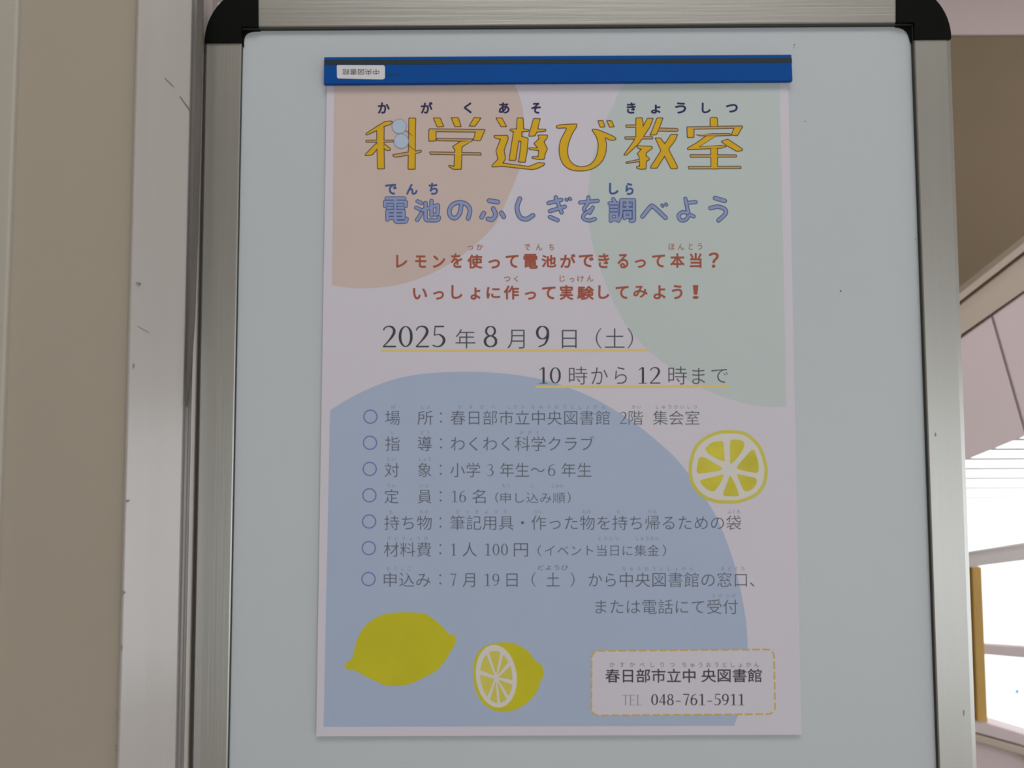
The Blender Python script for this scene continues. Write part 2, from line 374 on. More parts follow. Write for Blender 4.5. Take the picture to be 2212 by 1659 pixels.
def pr(mb, pts, layer): mb.poly([PP(x, y, layer) for x, y in pts])
def prc(mb, pts, layer):
    """concave outline: triangulate first"""
    layer = step(layer)
    from mathutils.geometry import tessellate_polygon
    tris = tessellate_polygon([[Vector((x, y, 0)) for x, y in pts]])
    mb.add([PP(x, y, layer) for x, y in pts], [tuple(t) for t in tris])
def expand(pts, d):
    """outline moved outwards by d"""
    n = len(pts); s = 1 if area2(pts) > 0 else -1; out = []
    for i in range(n):
        a, b_, c = Vector(pts[i - 1]), Vector(pts[i]), Vector(pts[(i + 1) % n])
        e1 = (b_ - a); e2 = (c - b_)
        if e1.length < 1e-6 or e2.length < 1e-6: out.append(tuple(b_)); continue
        n1 = Vector((e1.y, -e1.x)).normalized() * s; n2 = Vector((e2.y, -e2.x)).normalized() * s
        m_ = (n1 + n2); 
        if m_.length < .3: m_ = n1
        m_ = m_.normalized(); k = d / max(.45, m_.dot(n1))
        out.append(tuple(b_ + m_ * k))
    return out
def stroke(mb, pts, w, layer, cap=True, sm=True):
    """line of (x, y[, width]) with round ends"""
    layer = step(layer)
    p = [(q[0], q[1], (q[2] if len(q) > 2 else w)) for q in pts]
    if sm: p = smooth_open(p)
    n = len(p); L = []; R = []
    for i in range(n):
        a = Vector(p[max(0, i - 1)][:2]); b_ = Vector(p[min(n - 1, i + 1)][:2]); t = (b_ - a)
        if t.length < 1e-9: t = Vector((1, 0))
        t.normalize(); nn = Vector((-t.y, t.x)); h = p[i][2] / 2; c = Vector(p[i][:2])
        L.append(c + nn * h); R.append(c - nn * h)
    vs = [PP(v.x, v.y, layer) for v in L] + [PP(v.x, v.y, layer) for v in R]
    mb.add(vs, [(i, i + 1, n + i + 1, n + i) for i in range(n - 1)])
    if cap:
        for q in (p[0], p[-1]): disc(mb, q[0], q[1], q[2] / 2, layer + .01)
def disc(mb, x, y, r, layer, n=14): pr(mb, [(x + r * math.cos(2 * math.pi * i / n), y + r * math.sin(2 * math.pi * i / n)) for i in range(n)], layer)
def ringm(mb, x, y, r, w, layer, n=36, ry=None):
    ry = ry or r; vs = []
    for i in range(n):
        a = 2 * math.pi * i / n
        vs += [PP(x + (r + w / 2) * math.cos(a), y + (ry + w / 2) * math.sin(a), layer), PP(x + (r - w / 2) * math.cos(a), y + (ry - w / 2) * math.sin(a), layer)]
    mb.add(vs, [(2 * i, 2 * ((i + 1) % n), 2 * ((i + 1) % n) + 1, 2 * i + 1) for i in range(n)])

# --- pastel shapes
def clipy(pts): return pts
pe = [(722, 165), (1104, 165), (1111, 181), (1122, 208), (1129, 235), (1133, 275), (1132, 310), (1128, 345), (1120, 373), (1103, 414), (1088, 448), (1072, 481), (1052, 505), (1031, 524), (1005, 546), (977, 566), (942, 586), (900, 604), (850, 617), (803, 622), (760, 622), (717, 616)]
mb = MB(); prc(mb, [pe[0]] + smooth_open(pe[1:], 5), 1); mb.build('peach_shape', I['peach'], poster)
gr = [(1355, 165), (1349, 182), (1334, 206), (1321, 234), (1303, 270), (1290, 305), (1280, 345), (1275, 378), (1271, 415), (1271, 450), (1273, 490), (1278, 520), (1286, 548), (1299, 588), (1316, 630), (1332, 665), (1350, 698), (1377, 732), (1412, 766), (1450, 796), (1490, 823), (1530, 844), (1569, 859), (1612, 872), (1656, 879), (1699, 879), (1684, 165)]
mb = MB(); prc(mb, smooth_open(gr[:-2], 5) + gr[-2:], 1); mb.build('sage_shape', I['green'], poster)
bl = [(713, 886), (740, 869), (775, 850), (815, 832), (860, 817), (910, 808), (960, 804), (1020, 803), (1080, 806), (1130, 812), (1180, 822), (1230, 838), (1280, 859), (1330, 887), (1375, 917), (1420, 953), (1460, 990), (1495, 1033), (1525, 1078), (1550, 1122), (1570, 1170), (1588, 1225), (1602, 1285), (1612, 1345), (1615, 1395), (1614, 1440), (1608, 1490), (1599, 1530), (1586, 1568), (699, 1570)]
mb = MB(); prc(mb, smooth_open(bl[:-1], 5) + bl[-1:], 1); mb.build('pale_blue_shape', I['bluepale'], poster)

# --- main title, hand-built characters
A = lambda pts: [(760 + x / 4.608, 180 + y / 4.608) for x, y in pts]
B = lambda pts: [(1200 + x / 4.608, 180 + y / 4.608) for x, y in pts]
fat = [A([(140,500),(255,425),(330,380),(400,375),(405,388),(380,412),(322,428),(250,470),(150,515),(138,512)]),
 A([(248,440),(322,428),(320,600),(325,850),(255,852),(250,640)]),
 A([(250,588),(262,640),(205,712),(132,720),(135,705),(190,650)]), A([(318,600),(385,650),(382,668),(345,668),(316,645)]),
 A([(568,345),(636,347),(632,500),(630,855),(560,855),(565,600)]),
 A([(812,345),(880,345),(915,430),(850,434)]), A([(990,342),(1060,342),(1088,430),(1025,432)]), A([(1218,340),(1285,345),(1225,428),(1168,425)]),
 A([(766,465),(838,468),(838,572),(766,576)]), A([(1235,470),(1322,470),(1280,570),(1210,566)]),
 A([(1080,577),(1200,570),(1100,630),(1095,650),(1095,750),(1088,856),(1010,856),(962,825),(968,815),(1018,828),(1025,660),(1002,630),(1060,592)]),
 A([(1435,345),(1495,345),(1540,430),(1485,432)]),
 A([(1415,520),(1550,518),(1557,552),(1515,665),(1530,750),(1502,795),(1760,828),(1860,788),(1918,795),(1915,815),(1840,850),(1790,858),(1640,842),(1500,826),(1395,832),(1397,815),(1455,755),(1435,670),(1480,557),(1420,542)]),
 A([(1645,345),(1705,345),(1710,455),(1762,462),(1760,478),(1692,482),(1690,530),(1755,545),(1745,680),(1725,788),(1655,780),(1668,740),(1685,578),(1662,572),(1630,768),(1565,765),(1610,480),(1575,472),(1578,455),(1640,455)]),
 A([(1808,350),(1875,352),(1865,390),(1850,455),(1932,458),(1928,478),(1840,485),(1825,522),(1762,528),(1765,500),(1790,420)]),
 A([(1852,515),(1948,515),(1945,545),(1912,582),(1948,652),(1928,690),(1915,756),(1850,756),(1792,745),(1795,730),(1855,730),(1862,668),(1765,658),(1762,642),(1850,642),(1812,600),(1865,550)]),
 B([(10,425),(60,412),(195,405),(212,412),(205,440),(165,505),(130,600),(120,690),(145,770),(200,818),(270,830),(340,810),(390,760),(418,690),(425,600),(405,530),(370,475),(370,458),(420,462),(490,490),(570,525),(600,548),(590,562),(540,565),(495,542),(507,600),(500,690),(470,765),(420,820),(350,857),(260,872),(160,862),(90,820),(50,750),(36,660),(50,570),(90,490),(108,445),(25,447)]),
 B([(422,372),(472,370),(492,432),(445,438)]), B([(510,372),(558,372),(584,432),(538,438)]),
 B([(800,345),(862,342),(872,400),(868,500),(850,545),(800,540)]), B([(915,348),(972,350),(942,430),(830,600),(705,716),(680,712),(760,600),(870,430)]),
 B([(812,622),(960,628),(965,645),(905,690),(900,720),(935,747),(930,765),(905,772),(900,852),(845,856),(805,842),(810,826),(838,825),(835,760),(830,722),(812,702),(855,655),(815,645)]),
 B([(1010,345),(1070,345),(1035,440),(1005,512),(940,515),(965,460)]),
 B([(1150,508),(1215,510),(1190,570),(1125,655),(1215,830),(1210,850),(1150,850),(1085,725),(1010,845),(945,845),(950,825),(1050,670),(992,545),(1045,545),(1088,602)]),
 B([(1540,345),(1565,338),(1610,342),(1614,430),(1540,430)]),
 B([(1308,440),(1378,450),(1378,538),(1312,540)]), B([(1780,440),(1862,430),(1812,520),(1748,516)]),
 B([(1500,522),(1605,520),(1430,632),(1660,618),(1700,630),(1655,645),(1500,652),(1315,660),(1312,645),(1400,595)]),
 B([(1655,575),(1715,555),(1860,652),(1862,668),(1805,678),(1690,612),(1650,580)]),
 B([(1545,645),(1612,642),(1612,852),(1548,852)])]
thin = [A([(140,566),(415,566),(415,584),(140,586)]), A([(408,710),(560,684),(690,665),(694,682),(640,700),(440,736),(412,728)]),
 A([(770,453),(1325,460),(1320,486),(770,480)]), A([(845,548),(1205,554),(1195,578),(850,570)]), A([(775,683),(1285,692),(1288,714),(780,706)]),
 B([(1030,445),(1215,450),(1222,465),(1215,478),(1020,476)]), B([(700,415),(805,414),(805,438),(702,438)]), B([(690,533),(965,530),(968,553),(692,556)]), B([(700,785),(840,755),(840,778),(705,798)]),
 B([(1308,434),(1860,424),(1860,445),(1310,458)]), B([(1388,508),(1560,502),(1735,500),(1742,518),(1600,524),(1440,522)]),
 B([(1340,710),(1800,712),(1802,734),(1342,736)]), B([(1322,828),(1845,826),(1848,848),(1325,852)])]
def soften(p, c=.9):
    """cut every corner a little, as the rounded print has it"""
    out = []
    for i in range(len(p)):
        a, b_, d = Vector(p[i - 1]), Vector(p[i]), Vector(p[(i + 1) % len(p)])
        for e in (a, d):
            v = e - b_; L_ = v.length; out.append(tuple(b_ + v * min(c / max(L_, 1e-6), .35)))
    return out
def cx(p): return sum(q[0] for q in p) / len(p)
edges = [760, 912, 1052, 1195, 1337, 1474, 1620]
for k in range(6):
    sel = lambda L_: [p for p in L_ if edges[k] <= cx(p) < edges[k + 1]]
    mo = MB(); mf = MB(); mt_ = MB()
    if k == 3: fat = [smooth_closed(p, 3) if len(p) > 20 else p for p in fat]
    for p in sel(fat) + sel(thin): prc(mo, soften(expand(p, 1.1), 1.6), 2)
    for p in sel(thin): prc(mt_, soften(expand(p, -.75), .4), 3)
    for p in sel(fat): prc(mf, soften(expand(p, -.8), 1.0), 4)
    ch = mo.build('title_character', I['brown'], poster)
    if mt_.f:
        t_ = mt_.build('thin_strokes', I['goldthin'], poster); t_.parent = ch; t_.matrix_parent_inverse.identity()
    t_ = mf.build('gold_fill', I['gold'], poster); t_.parent = ch; t_.matrix_parent_inverse.identity(); ch['label'] = 'gold title character with brown outline'
mb = MB()
stroke(mb, A([(535, 468), (600, 518)]), 1.1, 5, sm=False); stroke(mb, A([(565, 615), (618, 662)]), 1.1, 5, sm=False); mb.build('title_fine_line', I['brown'], poster)
mb = MB(); ml = MB()
for x, y, r in ((862.4, 272.7, 15.6), (866.8, 304.8, 15.8)): disc(mb, x, y, r, 6, 32); ringm(ml, x, y, r, 1.3, 7)
mb.build('bubble_print', I['bubble'], poster); ml.build('bubble_outline', I['bubbleline'], poster)

# --- subtitle kana, thick rounded strokes
subs = []
def sA(p, w=42): subs.append((A(p), w / 4.608))
def sB(p, w=42): subs.append((B(p), w / 4.608))
sA([(1092,1195),(1075,1290),(1032,1340),(988,1328),(970,1275),(998,1213),(1068,1185),(1140,1205),(1175,1262),(1158,1345)], 40)
sA([(1368,1168),(1452,1182)]); sA([(1408,1248),(1430,1305),(1398,1354),(1356,1350)]); sA([(1313,1293),(1292,1332)]); sA([(1490,1290),(1512,1328)])
sA([(1672,1148),(1645,1235),(1672,1328),(1738,1352),(1802,1315)])
sA([(1958,1192),(2085,1160)], 36); sA([(1972,1272),(2120,1228)], 36); sA([(2030,1135),(2088,1285)], 36); sA([(1972,1330),(2048,1362)], 36); sA([(2132,1155),(2142,1162)], 26); sA([(2168,1145),(2178,1155)], 26)
sB([(245,1186),(420,1170)], 34); sB([(328,1135),(322,1190),(288,1240),(285,1260)], 34); sB([(372,1235),(340,1290)], 34); sB([(345,1262),(285,1305),(280,1345),(335,1365),(392,1350)], 34)
sB([(866,1325),(940,1235),(975,1228),(1095,1338)], 40); sB([(1060,1212),(1068,1222)], 26); sB([(1098,1202),(1106,1212)], 26)
sB([(1292,1148),(1308,1225),(1330,1300),(1375,1325)], 34); sB([(1325,1188),(1395,1182)], 34); sB([(1322,1295),(1268,1282),(1225,1315),(1248,1362),(1300,1355),(1330,1305)], 34)
sB([(1588,1142),(1685,1170)], 38); sB([(1542,1242),(1620,1228),(1686,1255),(1690,1300),(1622,1365)], 38)
groups = [(0, 1), (1, 5), (5, 6), (6, 12), (12, 16), (16, 19), (19, 22), (22, 24)]
for g0, g1 in groups:
    mo = MB(); mf = MB()
    for p, w in subs[g0:g1]: stroke(mo, p, w + 1.6, 2); stroke(mf, p, w - 2.0, 3)
    ch = mo.build('subtitle_character', I['subline'], poster); t_ = mf.build('periwinkle_fill', I['sub'], poster); t_.parent = ch; t_.matrix_parent_inverse.identity()

# --- typeset lettering
jobs = []     # (collector, text, x0, x1, y0, y1, weight, mode, layer)
coll = {}
def T(part, text, x0, x1, y0, y1, wt=0.0, mode='em', layer=2):
    jobs.append((part, text, x0, x1, y0, y1, wt, mode, layer))
def TA(part, ox, oy, s, text, x0, x1, y0, y1, **k): T(part, text, ox + x0 / s, ox + x1 / s, oy + y0 / s, oy + y1 / s, **k)
S = 4.608
for ch, x0, x1, y0, y1 in [('か',816,842,221,245.5),('が',908.7,934.7,220,245.5),('く',1002,1019.3,221,245),('あ',1077.3,1100.7,221,245.5),('そ',1147.4,1168.4,221.7,245.5),
        ('き',1353.6,1373.6,221,245.5),('ょ',1406,1427,226,245.5),('う',1458,1482.5,221,245.5),('し',1515.7,1535.3,221.7,244.7),('つ',1567.8,1594,224.5,243.4)]:
    T('title_reading', ch, x0, x1, y0, y1, wt=1.0, mode='ink')
for ch, x0, x1, y0, y1 in [('で',330,448,1000,1110),('ん',540,655,1000,1110),('ち',765,858,988,1110)]: TA('subtitle_reading', 760, 180, S, ch, x0, x1, y0, y1, wt=1.1, mode='ink')
for ch, x0, x1, y0, y1 in [('し',532,628,990,1108),('ら',695,778,990,1112)]: TA('subtitle_reading', 1200, 180, S, ch, x0, x1, y0, y1, wt=1.1, mode='ink')
for ch, ox, x0, x1, y0, y1 in [('電',760,310,568,1125,1400),('池',760,615,890,1150,1385),('調',1200,518,803,1130,1392)]:
    TA('subtitle_kanji_outline', ox, 180, S, ch, x0, x1, y0, y1, wt=2.7, mode='ink', layer=2)
    TA('subtitle_kanji', ox, 180, S, ch, x0 + 8, x1 - 8, y0 + 8, y1 - 8, wt=.95, mode='ink', layer=3)
r1 = [('レ',440,552,325,455),('モ',630,742,330,455),('ン',805,930,330,455),('を',985,1100,310,455),('使',1150,1300,320,462),('っ',1358,1475,370,462),('て',1530,1660,325,455),('電',1708,1852,315,465),('池',1888,2035,325,450)]
for j in r1: TA('red_lettering', 760, 480, S, *j, wt=.95, mode='ink')
r2 = [('が',230,385,315,455),('で',415,565,320,450),('き',610,720,310,458),('る',800,910,315,460),('っ',972,1085,370,455),('て',1145,1275,322,452),('本',1325,1470,310,455),('当',1520,1640,305,455),('？',1708,1812,300,455),
      ('て',50,185,640,768),('実',225,362,625,775),('験',398,568,635,772),('し',610,720,628,765),('て',782,912,635,765),('み',958,1102,632,752),('よ',1158,1280,628,768),('う',1342,1450,625,768),('！',1548,1610,625,765)]
for j in r2: TA('red_lettering', 1160, 480, S, *j, wt=.95, mode='ink')
r3 = [('い',608,750,655,770),('っ',808,918,685,772),('し',990,1102,625,765),('ょ',1180,1280,650,772),('に',1340,1478,645,760),('作',1512,1665,630,770),('っ',1722,1835,690,772)]
for j in r3: TA('red_lettering', 760, 480, S, *j, wt=.95, mode='ink')
for j in [('つ',1150,1210,235,275),('か',1240,1308,215,278),('で',1718,1775,218,280),('ん',1832,1898,215,280),('ち',1962,2012,215,280),('つ',1512,1578,540,590),('く',1615,1655,535,592)]: TA('red_reading', 760, 480, S, *j, wt=.3, mode='ink')
for j in [('ほ',1310,1370,212,278),('ん',1402,1465,215,278),('と',1510,1550,208,275),('う',1598,1645,208,275),('じ',225,280,530,592),('っ',325,370,555,598),('け',402,468,530,595),('ん',495,562,528,592)]: TA('red_reading', 1160, 480, S, *j, wt=.3, mode='ink')
for j in [('年',1032,1230,1065,1255),('月',1548,1720,1070,1258)]: TA('date_lettering', 760, 480, S, *j, wt=-.008, mode='ink')
for j in [('日',248,395,1072,1255),('土',675,872,1058,1250),('時',318,500,1438,1615),('か',540,705,1445,1612),('ら',775,895,1440,1610),('時',1308,1492,1435,1615),('ま',1545,1672,1450,1612),('で',1735,1900,1462,1600)]: TA('date_lettering', 1160, 480, S, *j, wt=-.008, mode='ink')
a_ = lambda x: 740 + x / S
b_ = lambda x: 1200 + x / S
BW = -.006
rows = [(886.7, 918.1), (942.5, 974.6), (999.5, 1031), (1057, 1087.6), (1113.4, 1145), (1171, 1202.8), (1236.3, 1268.4), (1294.8, 1326.5)]
def row(i, items, part='detail_lettering'):
    y0, y1 = rows[i]
    for text, x0, x1 in items: T(part, text, x0, x1, y0, y1, wt=BW)
row(0, [('場',832.2,864.1),('所',901.7,935.3),('春日部市立中央図書館',973.3,1317.2),('階',1358,1388.8),('集会室',1410.5,1510.8)])
row(1, [('指',832.2,863.3),('導',902.8,932.7),('わくわく科学クラブ',973.9,1283.6)])
row(2, [('対',831,862),('象',902.8,932),('小学',972.6,1037.3),('年生～',1080.3,1176.6),('年生',1213,1277.7)])
row(3, [('定',830.7,861),('員',902.8,932),('名',1020,1049)])
row(4, [('持ち物',830,932.7),('筆記用具・作った物を持ち帰るための袋',972.6,1601)])
row(5, [('材料費',829,931),('人',999.3,1029.7),('円',1110,1140.4)])
row(6, [('申込み',829,930),('月',999.3,1026),('日',1094,1118),('土',1180.5,1208.8),('から',1271.6,1330.2),('中央図書館の窓口、',1338.9,1629.7)])
row(7, [('または電話にて受付',1286.4,1593.9)])
T('detail_lettering', '申し込み順', 1081, 1221, 1063.5, 1087, wt=BW); T('detail_lettering', 'イベント当日に集金', 1177, 1424, 1176.8, 1201.3, wt=BW)
T('detail_lettering', 'どようび', 1162, 1228, 1220, 1232, wt=-.002)
mbb = MB()
def paren(mb, x, yc, h, w, d, lw):   # round bracket
    s = 1 if d == '(' else -1
    stroke(mb, [(x + s * w, yc - h / 2, lw * .7), (x + s * w * .25, yc - h * .25, lw), (x, yc, lw * 1.15), (x + s * w * .25, yc + h * .25, lw), (x + s * w, yc + h / 2, lw * .7)], lw, 2, cap=False)
for x, yc, h, w, d in [(1071, 1075, 23, 5, '('), (1231.5, 1075, 24, 5, ')'), (1162.5, 1189.5, 24, 6, '('), (1437.5, 1189, 25, 6, ')'), (1149.5, 1252, 31, 7, '('), (1240, 1252, 31, 7, ')')]:
    mbb = MB(); paren(mbb, x, yc, h, w, d, 1.9); mbb.build('bracket', I['body'], poster)
for i in range(7):
    y0, y1 = rows[i]; mbb = MB()
    for dy in (6.5, 24): disc(mbb, 952.5 - i * .25, y0 + dy, 2.1, 2)
    mbb.build('colon', I['body'], poster)
for x, y in [(800.1, 900.1), (799.2, 956.5), (798.6, 1013), (797.9, 1070), (797.3, 1126.5), (796.6, 1184), (796, 1250.8)]:
    mb = MB(); ringm(mb, x, y, 14.2, 2.6, 2); mb.build('bullet_ring', I['ring'], poster)
# tiny readings above the characters
tiny = [(0, [('ば',845,854),('しょ',906,932),('かすかべ',981,1077),('しりつ',1092,1135),('ちゅうおうとしょかん',1143,1312),('かい',1363,1386),('しゅうかいしつ',1413,1508)]),
        (1, [('し',845,852),('どう',907,930),('かがく',1118,1170)]), (2, [('たい',834,856),('しょう',903,933)]), (3, [('てい',834,856),('いん',905,928),('もう',1084,1103),('こ',1146,1152),('じゅん',1190,1218)]),
        (4, [('も',841,848),('もの',905,927),('ひっきようぐ',978,1102),('つく',1152,1173),('もの',1257,1277),('も',1333,1340),('かえ',1398,1420),('ふくろ',1571,1600)]),
        (5, [('ざいりょうひ',832,928),('とうじつ',1289,1338),('しゅうきん',1371,1424)]), (6, [('もうしこ',831,892),('ちゅうおうとしょかん',1340,1502),('まどぐち',1554,1612)]), (7, [('うけつけ',1534,1592)])]
for i, items in tiny:
    y0 = rows[i][0]
    for t, x0, x1 in items: T('small_reading', t, x0, x1, y0 - 12.5, y0 - 3.5, wt=0.0, mode='spread')
# contact box
bc = [((1293, 1421), 15, 180), ((1657, 1418), 15, 90), ((1659, 1527), 15.5, 0), ((1293, 1530), 15.5, -90)]
bx = []
for (cx_, cy_), r_, a0 in bc:
    for q_ in range(6):
        a = math.radians(a0 - 90 * q_ / 5); bx.append((cx_ + r_ * math.cos(a), cy_ - r_ * math.sin(a)))
mb = MB(); prc(mb, bx, 2); mb.build('contact_box', I['paper'], poster)
mb = MB(); P = list(bx); P.append(P[0])
cum = [0.0]
for i in range(1, len(P)): cum.append(cum[-1] + math.dist(P[i], P[i - 1]))
def at(s):
    s = s % cum[-1]
    for i in range(1, len(P)):
        if cum[i] >= s:
            t = (s - cum[i - 1]) / max(1e-9, cum[i] - cum[i - 1]); return tuple(P[i - 1][j] + (P[i][j] - P[i - 1][j]) * t for j in (0, 1))
nd = int(cum[-1] / 22)
for k in range(nd):
    s0 = k * cum[-1] / nd; stroke(mb, [at(s0 + q * 16.5 / 6) for q in range(7)], 3.6, 3, cap=False, sm=False)
mb.build('dashed_border', I['dash'], poster)
T('contact_lettering', '春日部市立中', 1307.6, 1502.5, 1445.2, 1474.3, wt=.35, layer=3); T('contact_lettering', '央図書館', 1515.2, 1645.6, 1445, 1473.5, wt=.35, layer=3)
for t, x0, x1 in [('かすかべしりつ', 1311.4, 1463), ('ちゅうおうとしょかん', 1470, 1643)]: T('contact_reading', t, x0, x1, 1430, 1441.5, wt=0.0, mode='spread', layer=3)

# --- digits with thick and thin strokes (unit box .62 x 1)
DG = {
 '0': [[(.31 + .25 * math.cos(a), .5 + .46 * math.sin(a), .045 + .085 * abs(math.cos(a)) ** 1.3) for a in [i * math.pi / 8 for i in range(17)]]],
 '1': [[(.06, .83, .04), (.2, .9, .05), (.33, .98, .09)], [(.35, .98, .13), (.35, .02, .13)], [(.06, .02, .04), (.62, .02, .04)]],
 '2': [[(.05, .78, .06), (.1, .89, .06), (.26, .97, .06), (.46, .92, .1), (.54, .74, .13), (.46, .53, .12), (.26, .27, .07), (.04, .04, .05)], [(.02, .035, .07), (.62, .035, .07)]],
 '3': [[(.05, .86, .05), (.26, .97, .05), (.46, .88, .09), (.46, .68, .1), (.32, .55, .05), (.2, .53, .04)], [(.3, .54, .05), (.49, .45, .1), (.55, .27, .12), (.43, .08, .08), (.2, .03, .05), (.03, .09, .06)]],
 '4': [[(.45, .98, .12), (.45, .02, .12)], [(.42, .97, .05), (.03, .3, .05)], [(.0, .28, .06), (.62, .28, .06)]],
 '5': [[(.12, .965, .07), (.56, .965, .07)], [(.14, .98, .05), (.1, .55, .05)], [(.1, .55, .04), (.3, .6, .05), (.5, .48, .11), (.555, .3, .13), (.44, .1, .09), (.22, .03, .05), (.02, .1, .07)]],
 '7': [[(.02, .96, .08), (.6, .96, .08)], [(.58, .95, .05), (.4, .5, .09), (.28, .0, .12)]],
 '8': [[(.31 + .2 * math.cos(a), .75 + .215 * math.sin(a), .045 + .055 * abs(math.cos(a))) for a in [i * math.pi / 8 for i in range(17)]],
       [(.31 + .25 * math.cos(a), .275 + .245 * math.sin(a), .045 + .075 * abs(math.cos(a))) for a in [i * math.pi / 8 for i in range(17)]]],
 '9': [[(.31 + .25 * math.cos(a), .68 + .29 * math.sin(a), .045 + .075 * abs(math.cos(a))) for a in [i * math.pi / 8 for i in range(17)]], [(.56, .68, .12), (.545, .45, .12), (.42, .16, .08), (.12, .02, .05)]],
 '-': [[(.08, .36, .07), (.54, .36, .07)]],
 'T': [[(.02, .97, .05), (.62, .97, .05)], [(.32, .97, .09), (.32, .02, .09)], [(.2, .015, .03), (.44, .015, .03)], [(.03, .97, .04), (.03, .85, .03)], [(.61, .97, .04), (.61, .85, .03)]],
 'E': [[(.12, .97, .09), (.12, .02, .09)], [(.04, .98, .04), (.56, .98, .04)], [(.04, .02, .04), (.58, .02, .04)], [(.12, .52, .035), (.46, .52, .035)], [(.57, .97, .03), (.57, .86, .03)], [(.59, .02, .03), (.6, .16, .03)], [(.46, .6, .03), (.46, .44, .03)]],
 'L': [[(.14, .97, .09), (.14, .02, .09)], [(.03, .98, .03), (.27, .98, .03)], [(.04, .02, .04), (.58, .02, .04)], [(.59, .02, .03), (.61, .18, .03)]],
}
DG['6'] = [[(.62 - x, 1 - y, w) for x, y, w in s] for s in DG['9']]
def digits(nm, im, text, x0, x1, y0, y1, k=1.0, layer=2, gap=.13):
    n = len(text); cw = (x1 - x0) / (n * .62 + (n - 1) * gap) ; h = y1 - y0
    for i, ch in enumerate(text):
        mb = MB()
        ox = x0 + i * (.62 + gap) * cw
        for s in DG[ch]:
            stroke(mb, [(ox + x * cw, y1 - y * h, w * h * k) for x, y, w in s], 1, layer, cap=False)
        mb.build(nm, I[im], poster)
c5 = lambda x: 760 + x / S
c6 = lambda x: 1160 + x / S
yt, yb = 480 + 1030 / S, 480 + 1245 / S
for ch, x0, x1 in [('2', c5(305), c5(440)), ('0', c5(466), c5(607)), ('2', c5(632), c5(768)), ('5', c5(800), c5(932)), ('8', c5(1312), c5(1450)), ('9', c5(1832), c5(1965))]: digits('date_digit', 'date', ch, x0, x1, yt, yb)
yt, yb = 480 + 1442 / S, 480 + 1607 / S
for ch, x0, x1 in [('1', c6(15), c6(105)), ('0', c6(128), c6(238)), ('1', c6(1003), c6(1095)), ('2', c6(1122), c6(1228))]: digits('date_digit', 'date', ch, x0, x1, yt, yb)
mb = MB()
for x, d in ((c6(592), '('), (c6(950), ')')): paren(mb, x, 480 + 1155 / S, 44, 10, d, 2.4)
mb.build('date_brackets', I['datethin'], poster)
for t, x0, x1, r in [('2', 1338.9, 1353.6, 0), ('3', 1051.4, 1066.6, 2), ('6', 1183.8, 1199.6, 2), ('16', 974.4, 1006.5, 3), ('1', 974, 985.2, 5), ('100', 1046, 1097, 5), ('7', 972.6, 985.7, 6), ('19', 1045, 1078.5, 6)]:
    digits('detail_digit', 'body', t, x0, x1, rows[r][0] + 3, rows[r][1] - 2.5, k=.85, gap=.16)
digits('telephone_digit', 'boxdark', '048-761-5911', 1407, 1608, 1499, 1523.5, k=1.1, layer=3, gap=.12)
digits('telephone_letter', 'tel', 'TEL', 1344, 1388.5, 1501, 1523.5, k=.75, layer=3, gap=.06)
mb = MB()
pr(mb, [(823, 754.5), (1401, 754), (1401, 759.5), (823, 760)], 1.5); pr(mb, [(1157, 833), (1577, 832), (1577, 837), (1157, 838)], 1.5)
mb.build('underline', I['rule'], poster)

# --- lemons
Lm = lambda pts: [(660 + x / 3.687, 1260 + y / 3.687) for x, y in pts]
mb = MB(); prc(mb, smooth_closed(Lm([(315,645),(335,622),(362,608),(378,575),(400,480),(428,410),(465,350),(520,300),(590,260),(680,237),(800,230),(900,236),(960,247),(1010,280),(1080,335),(1140,398),(1165,410),(1190,412),(1197,470),(1170,520),(1140,570),(1110,620),(1060,680),(1000,722),(920,762),(830,802),(730,815),(640,812),(560,780),(480,742),(400,698),(370,690),(335,690),(318,668)]), 4), 2)
mb.build('whole_lemon_print', I['lemon'], poster)
mb = MB(); prc(mb, smooth_closed(Lm([(1335,720),(1340,640),(1362,570),(1410,512),(1480,482),(1560,470),(1640,475),(1720,505),(1780,550),(1830,615),(1870,642),(1890,672),(1897,720),(1885,762),(1865,792),(1850,850),(1800,920),(1730,978),(1650,1012),(1560,1022),(1480,1005),(1410,950),(1365,880),(1342,800)]), 4), 2)
mb.build('half_lemon_print', I['lemon'], poster)
def ell(cx, cy, rx, ry, tilt, n=40):
    o = []
    for i in range(n):
        a = 2 * math.pi * i / n; x, y = rx * math.cos(a), ry * math.sin(a)
        o.append((cx + x - tilt * y, cy + y))
    return o
mb = MB(); prc(mb, Lm(ell(1519, 740, 163, 250, -.07)), 3); mb.build('half_lemon_pith', I['pith'], poster)
mb = MB(); ctr = (1520, 752)
bounds = [-100, -68, -42, -8, 26, 58, 96, 140, 192, 222, 260]
bounds = [-116, -64, -30, 12, 52, 88, 125, 190, 244]
for k in range(len(bounds) - 1):
    a0, a1 = bounds[k] + 5, bounds[k + 1] - 5
    pts = []
    for i in range(6):
        a = math.radians(a0 + (a1 - a0) * i / 5)
        x, y = 128 * math.cos(a), 208 * math.sin(a); pts.append((ctr[0] + x + .07 * y, ctr[1] - 6 + y))
    am = math.radians((a0 + a1) / 2); inner = (ctr[0] + 16 * math.cos(am), ctr[1] + 24 * math.sin(am))
    prc(mb, Lm([inner] + pts), 4)
mb.build('half_lemon_segments', I['lemonlight'], poster)
Sl = lambda pts: [(1460 + x / 7.9, 900 + y / 7.9) for x, y in pts]
so = smooth_closed([(217,900),(232,760),(290,560),(390,420),(540,315),(720,245),(900,228),(1080,240),(1200,270),(1310,350),(1430,470),(1510,640),(1560,830),(1568,950),(1545,1110),(1500,1220),(1400,1340),(1240,1425),(1060,1478),(880,1485),(700,1475),(520,1420),(390,1330),(290,1210),(232,1060)], 3)
